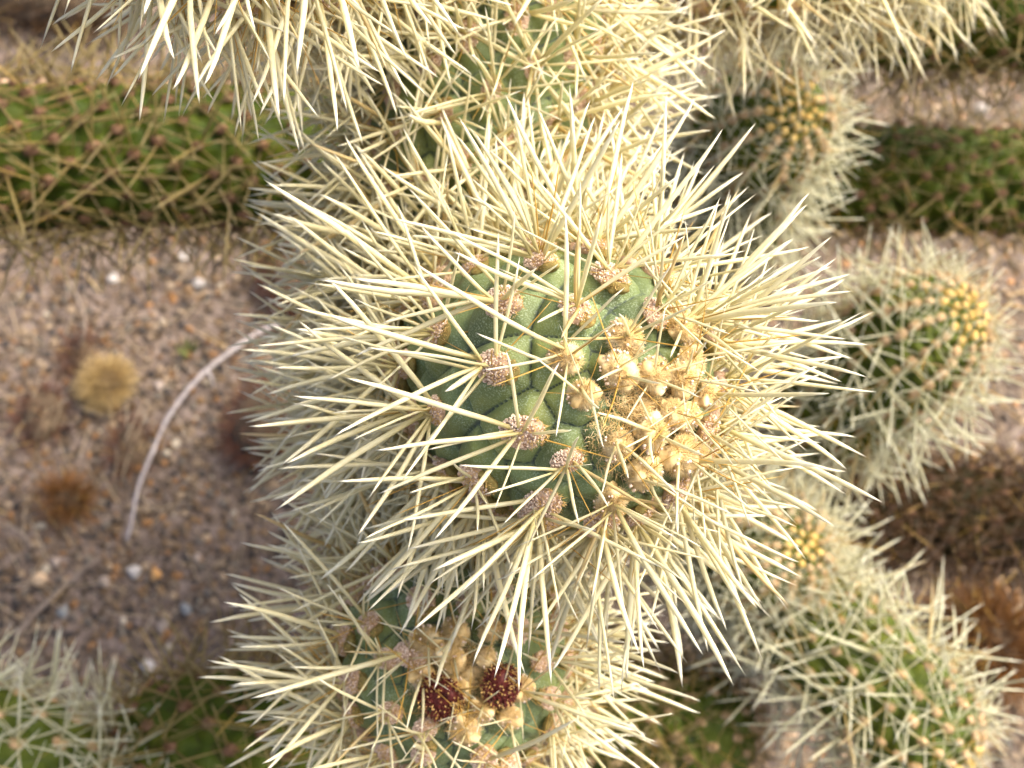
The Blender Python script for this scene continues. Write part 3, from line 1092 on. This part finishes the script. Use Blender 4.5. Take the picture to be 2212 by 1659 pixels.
c1 = lambda x, y: (x / 3, y / 3)
c2 = lambda x, y: (737 + x / 3, y / 3)
c5 = lambda x, y: (737 + x / 3, 553 + y / 3)
c6 = lambda x, y: (1475 + x / 3, 553 + y / 3)
c7 = lambda x, y: (x / 3, 1106 + y / 3)
c8 = lambda x, y: (737 + x / 3, 1106 + y / 3)
c9 = lambda x, y: (1475 + x / 3, 1106 + y / 3)

# --- large central head
MAIN_AR = [c5(*q) for q in [(1000, 735), (1450, 665), (1050, 320), (1520, 350), (1300, 60), (1730, 140), (650, 520), (1190, 1130), (1480, 1310),
                            (660, 985), (900, 1430), (1300, 1590), (1830, 540), (2030, 390), (1580, 900), (1800, 750), (2020, 770), (880, 90), (2040, 140),
                            (450, 700), (1950, 1390), (1790, 1220), (2000, 1130), (1750, 1560), (2150, 1010), (2180, 1280), (620, 280), (2190, 800), (2190, 470)]] + \
    [c6(*q) for q in [(40, 440), (40, 690), (140, 890), (20, 1040), (60, 1300), (150, 1120)]] + [c8(*q) for q in [(1290, 10), (1700, 30)]]


def E(a, *tips):
    return [(*c5(*a), *c5(*q)) for q in tips]


MAIN_EX = (
    E((1000, 735), (155, 597), (-40, 420), (-20, 1215), (490, 1460), (1012, -150))
    + E((1450, 665), (455, 95), (880, 440), (915, 785), (1750, 455), (1378, 1185), (1465, -230))
    + E((1050, 320), (320, 472), (-110, 190), (1405, 58), (560, -200), (1130, -250))
    + E((1520, 350), (1285, 465), (690, -110), (1545, -150), (2250, -120))
    + E((1730, 140), (1500, -420), (1740, -450), (1950, -420), (2230, -260))
    + E((1300, 60), (860, -360), (1130, -420), (1420, -300))
    + E((650, 520), (-180, 505), (-60, 800), (-260, 330))
    + E((1190, 1130), (45, 795), (580, 1275), (220, 1253), (600, 1880), (985, 1645), (1480, 1118), (1098, 620))
    + E((1480, 1310), (760, 1288), (1550, 1090), (1040, 1730), (1545, 1700), (1690, 1620), (2080, 1680))
    + E((660, 985), (-20, 1045), (90, 1220), (140, 1780), (-300, 900))
    + E((900, 1430), (965, 1585), (715, 1325), (905, 1760), (480, 1560), (160, 1800))
    + E((1580, 900), (1265, 650), (1690, 1040), (1660, 1340))
    + E((1830, 540), (1465, 550), (1770, 385), (2150, 60), (2280, 330))
    + E((1800, 750), (2075, 590), (1610, 835), (2020, 790))
    + E((2000, 1130), (1640, 1010), (1890, 900), (2030, 1340), (2330, 1280))
    + E((1790, 1220), (1700, 1560), (1880, 1475), (2200, 1600))
    + E((1950, 1390), (2290, 1510), (2120, 1690), (2500, 1650))
    + E((450, 700), (-330, 520), (-420, 720))
    + E((880, 90), (460, -420), (700, -330), (200, -120))
    + E((2030, 390), (2240, 90), (2080, -80), (2400, 180))
)
MAIN_TIPS = [(552, 462), (580, 400), (605, 546), (567, 720), (552, 760), (556, 920), (612, 820), (625, 863), (585, 1083), (607, 1010), (707, 1250), (775, 1305),
             (690, 1130), (770, 1310), (800, 1290), (870, 1375), (1070, 1395), (1080, 1460), (1465, 1486), (1510, 1395), (1640, 1310), (1690, 1300),
             (1735, 1210), (1880, 1092), (1842, 937), (1825, 1015), (1815, 770), (1825, 602), (1750, 560), (1740, 422), (1615, 268), (1562, 366), (1445, 255),
             (1360, 175), (1300, 245), (1255, 335), (1065, 186), (1130, 206), (905, 246), (850, 266), (870, 360), (740, 300), (790, 390), (680, 450), (640, 640),
             (595, 500), (1815, 690), (1790, 850), (1700, 520), (1660, 640), (1790, 660), (1720, 1180), (1600, 1310), (1555, 1330), (1290, 1400), (1180, 1430),
             (1380, 1340), (1420, 1395), (960, 1300), (1130, 1480), (930, 1260), (840, 1210), (730, 1100), (630, 960), (650, 720), (1010, 230), (960, 320),
             (1210, 300), (1480, 330), (1515, 350), (1600, 400), (1660, 460), (1770, 905), (1800, 1000), (1830, 1010), (1760, 1100), (1385, 1400), (1655, 1210),
             (1590, 1180), (1470, 1420), (1240, 1380), (1150, 1330), (1340, 300), (1410, 280), (1180, 260)]
cholla_joint('cholla_cactus', 'large sharp central cactus head with a woolly tan crown and cream spines',
             [(1400, 882, .1815), (1330, 865, .190), (1200, 830, .208), (1110, 800, .232), (1060, 770, .262)], .0196, 1, 'fresh', 'fresh', 'granular', 'wool', 15,
             ex_areoles=MAIN_AR, ex_wool=(12, 14, 15, 16, 20, 21, 22, 23, 24, 25, 27, 28, 31), ex_spines=MAIN_EX, ex_tips=MAIN_TIPS, n_ind=300, res=(230, 230), scales=True, per=(10, 11), back=.9, bristle=3, slen=(.018, .026),
             hidden=to_hub((1080, 800, .33), high=True), cap=1.15)

# --- second head at the bottom with red buds
I_TIPS = [c7(*q) for q in [(1345, 1015), (1420, 1160), (1450, 600), (1500, 415), (1680, 285), (1540, 835), (1460, 910), (1620, 1460), (1510, 1659), (1505, 1120), (1640, 1240),
                           (1550, 1365), (1590, 640), (1660, 20), (1870, 290), (1600, 700)]] + \
    [c8(*q) for q in [(2050, 1365), (2080, 1080), (1910, 1510), (1880, 1635), (1780, 1575), (1720, 1490), (1830, 1545), (1860, 1370), (2120, 1050), (1820, 860), (1880, 1180),
                      (1870, 980), (1520, 1320), (290, 1500), (460, 1540), (190, 1800), (580, 1170), (1230, 1750), (1500, 1800)]]
I_EX = [(*c8(*a), *c8(*b)) for a, b in [((190, 730), (190, 550)), ((190, 730), (-420, 480)), ((300, 960), (-330, 970)), ((300, 960), (265, 820)), ((300, 960), (-100, 450)),
                                        ((300, 960), (20, 1360)), ((300, 960), (290, 1500)), ((80, 1090), (70, 1310)), ((320, 1300), (120, 1350)), ((320, 1300), (460, 1540)),
                                        ((540, 1380), (690, 1659)), ((560, 850), (580, 1175)), ((540, 1060), (415, 1430)), ((540, 1060), (512, 1400)),
                                        ((1150, 1130), (1630, 1190)), ((1150, 1130), (1900, 1400)), ((1290, 970), (1870, 975)), ((1290, 970), (1780, 1060)), ((1340, 1200), (1860, 1370)),
                                        ((1340, 1200), (1720, 1490)), ((1130, 1400), (1210, 1800)), ((900, 1280), (870, 1460))]]
I_AR = [c8(*q) for q in [(190, 730), (300, 960), (80, 1090), (320, 1290), (40, 490), (520, 590), (810, 600), (560, 850), (740, 790), (960, 770), (1120, 780), (450, 930), (530, 1060),
                         (1290, 970), (1150, 1140), (1340, 1200), (1090, 1330), (910, 1270), (800, 1400), (540, 1400), (540, 1560), (940, 940), (1020, 480), (700, 940), (40, 830)]]
cholla_joint('cholla_cactus', 'second cactus head at the bottom with two dark red buds in its crown',
             [(1010, 1462, .2215), (1000, 1450, .230), (965, 1400, .255), (950, 1330, .285)], .0192, 2, 'fresh', 'fresh', 'granular', 'wool', 11,
             ex_areoles=I_AR, ex_spines=I_EX, ex_tips=I_TIPS, n_ind=300, res=(180, 180), scales=True, slen=(.017, .024), per=(7, 9), back=.9, bristle=4, tip_len=(.02, .028),
             hidden=to_hub((1020, 1150, .40)), buds=[(955, 1502, 1.0), (1076, 1478, .92)], cap=.95)

# --- the stem behind the central head
P_TIPS = [(612, 255), (600, 300), (560, 340), (585, 405), (600, 450), (590, 520), (580, 640), (640, 720), (700, 200), (720, 130), (1455, 200), (1420, 110), (1480, 150), (1370, 40),
          (1400, 165), (1460, 260), (1390, 230), (600, 660), (585, 740), (600, 850), (610, 950), (600, 1040), (590, 1120), (1300, 60), (1340, 95), (1230, 5), (985, 5), (1010, 120), (890, 230)]
cholla_joint('cholla_cactus', 'pale green spiny stem rising behind the top of the large central head',
             [(1095, -150, .262), (1075, 40, .258), (1040, 250, .256), (1000, 500, .262), (960, 820, .276), (950, 1130, .295)], .0200, 3, 'fresh', 'fresh', 'granular', 'granular', 0,
             ex_tips=P_TIPS, n_ind=300, res=(260, 150), scales=True, slen=(.0185, .025), per=(12, 13), spacing=.0078, fan=(26, 84), a_gain=1.0, bristle=4, crown_len=.8, hidden=to_hub((1010, 1040, .36)), tip_len=(.02, .028))

# --- head hanging in from the upper left
UL_TIPS = [c1(*q) for q in [(390, 160), (635, 165), (650, 495), (740, 487), (915, 390), (915, 545), (1040, 450), (1165, 430), (1125, 578), (1210, 675), (1280, 560), (1370, 520), (1320, 250),
                            (1440, 165), (1650, 180), (1500, 800), (1650, 595), (1775, 755), (1895, 745), (1855, 690), (1980, 790), (2110, 825), (945, 70), (2035, 750), (700, 90), (1120, 330),
                            (1540, 190), (1640, 440), (1960, 560), (1430, 330), (1720, 400), (1860, 480)]] + [c2(*q) for q in [(140, 780), (90, 430), (370, 380), (440, 620), (200, 240), (540, 120), (590, 280)]]
cholla_joint('cholla_cactus', 'sharp cactus head at the upper left edge, its cream spines hanging down',
             [(400, -380, .172), (510, -320, .190), (690, -270, .222), (860, -220, .255)], .0196, 4, 'fresh', 'fresh', 'granular', 'wool', 14,
             ex_tips=UL_TIPS, n_ind=300, res=(130, 120), slen=(.017, .023), per=(6, 7), hidden=[at(1095, -140, .275)], tip_len=(.019, .027))

# --- joint along the upper right edge
TR_TIPS = [(1475 + x / 3, y / 3) for x, y in [(900, 440), (1050, 490), (1400, 275), (1440, 350), (1530, 300), (1180, 390), (700, 520), (390, 640), (350, 590), (90, 490), (1230, 250), (1750, 95), (1990, 60),
                                               (1830, 300), (860, 290), (440, 420), (1660, 20)]]
cholla_joint('cholla_cactus', 'blurred cactus joint along the upper right edge with spines pointing down',
             [(2080, -235, .33), (1930, -205, .325), (1700, -165, .315), (1450, -130, .31), (1300, -80, .305)], .0190, 5, 'fresh', 'leafy', 'tan', 'tan', 6,
             ex_tips=TR_TIPS, n_ind=260, fine=False, res=(150, 90), slen=(.018, .025), per=(9, 10), back=1, hidden=[at(1150, 60, .29)], tip_len=(.02, .03))

# --- blurred heads on the right
kw = dict(fine=False, res=(130, 100), bristle=1, fan=(32, 86), a_gain=.88, short=(.3, 1.9), back=.6)
cholla_joint('cholla_cactus', 'upper right cactus head with golden dotted crown beside the central spines',
             [(1722, 232, .375), (1690, 245, .383), (1630, 300, .405), (1590, 420, .430), (1560, 560, .45)], .0178, 6, 'pale', 'leafy', 'tan', 'yellow', 26, n_ind=300,
             slen=(.017, .023), per=(5, 6), hidden=to_hub((1450, 700, .47)), spacing=.0078, crown_len=.38, ribs=(5, 13), **kw)
cholla_joint('cholla_cactus', 'right hand cactus joint pointing up to the right, crown near the picture edge',
             [(2095, 672, .372), (2050, 695, .378), (1950, 755, .392), (1840, 840, .410), (1720, 960, .430)], .0180, 7, 'pale', 'leafy', 'tan', 'yellow', 22, n_ind=300,
             slen=(.018, .026), per=(5, 6), hidden=to_hub((1560, 980, .46)), spacing=.0080, crown_len=.40, ribs=(5, 13), **kw)
cholla_joint('cholla_cactus', 'yellow crowned cactus head tucked under the lower right spines of the centre',
             [(1735, 1180, .372), (1690, 1190, .382), (1610, 1190, .405), (1500, 1150, .43)], .0175, 8, 'pale', 'leafy', 'tan', 'yellow', 12, n_ind=240,
             slen=(.016, .021), per=(8, 9), hidden=to_hub((1400, 1080, .46)), spacing=.0074, crown_len=.40, ribs=(5, 13), **kw)
cholla_joint('cholla_cactus', 'lower right cactus joint with rows of tan dots, its tip at the bottom edge',
             [(2085, 1665, .362), (2030, 1610, .366), (1900, 1480, .378), (1760, 1360, .392), (1650, 1250, .41), (1560, 1170, .43)], .0166, 9, 'pale', 'leafy', 'tan', 'yellow', 24, n_ind=300,
             slen=(.018, .026), per=(5, 6), hidden=to_hub((1400, 1060, .46)), spacing=.0078, crown_len=.40, ribs=(5, 13), **kw)
cholla_joint('cholla_cactus', 'blurred green joint at the bottom edge right of the red budded head',
             [(1640, 1600, .41), (1560, 1590, .41), (1430, 1570, .415), (1280, 1530, .42), (1180, 1450, .43)], .0180, 10, 'tan', 'leafy', 'tan', 'tan', 6, n_ind=220,
             slen=(.015, .021), per=(7, 8), hidden=to_hub((1150, 1200, .47)), spacing=.0078, **kw)

# --- older, shaded joints
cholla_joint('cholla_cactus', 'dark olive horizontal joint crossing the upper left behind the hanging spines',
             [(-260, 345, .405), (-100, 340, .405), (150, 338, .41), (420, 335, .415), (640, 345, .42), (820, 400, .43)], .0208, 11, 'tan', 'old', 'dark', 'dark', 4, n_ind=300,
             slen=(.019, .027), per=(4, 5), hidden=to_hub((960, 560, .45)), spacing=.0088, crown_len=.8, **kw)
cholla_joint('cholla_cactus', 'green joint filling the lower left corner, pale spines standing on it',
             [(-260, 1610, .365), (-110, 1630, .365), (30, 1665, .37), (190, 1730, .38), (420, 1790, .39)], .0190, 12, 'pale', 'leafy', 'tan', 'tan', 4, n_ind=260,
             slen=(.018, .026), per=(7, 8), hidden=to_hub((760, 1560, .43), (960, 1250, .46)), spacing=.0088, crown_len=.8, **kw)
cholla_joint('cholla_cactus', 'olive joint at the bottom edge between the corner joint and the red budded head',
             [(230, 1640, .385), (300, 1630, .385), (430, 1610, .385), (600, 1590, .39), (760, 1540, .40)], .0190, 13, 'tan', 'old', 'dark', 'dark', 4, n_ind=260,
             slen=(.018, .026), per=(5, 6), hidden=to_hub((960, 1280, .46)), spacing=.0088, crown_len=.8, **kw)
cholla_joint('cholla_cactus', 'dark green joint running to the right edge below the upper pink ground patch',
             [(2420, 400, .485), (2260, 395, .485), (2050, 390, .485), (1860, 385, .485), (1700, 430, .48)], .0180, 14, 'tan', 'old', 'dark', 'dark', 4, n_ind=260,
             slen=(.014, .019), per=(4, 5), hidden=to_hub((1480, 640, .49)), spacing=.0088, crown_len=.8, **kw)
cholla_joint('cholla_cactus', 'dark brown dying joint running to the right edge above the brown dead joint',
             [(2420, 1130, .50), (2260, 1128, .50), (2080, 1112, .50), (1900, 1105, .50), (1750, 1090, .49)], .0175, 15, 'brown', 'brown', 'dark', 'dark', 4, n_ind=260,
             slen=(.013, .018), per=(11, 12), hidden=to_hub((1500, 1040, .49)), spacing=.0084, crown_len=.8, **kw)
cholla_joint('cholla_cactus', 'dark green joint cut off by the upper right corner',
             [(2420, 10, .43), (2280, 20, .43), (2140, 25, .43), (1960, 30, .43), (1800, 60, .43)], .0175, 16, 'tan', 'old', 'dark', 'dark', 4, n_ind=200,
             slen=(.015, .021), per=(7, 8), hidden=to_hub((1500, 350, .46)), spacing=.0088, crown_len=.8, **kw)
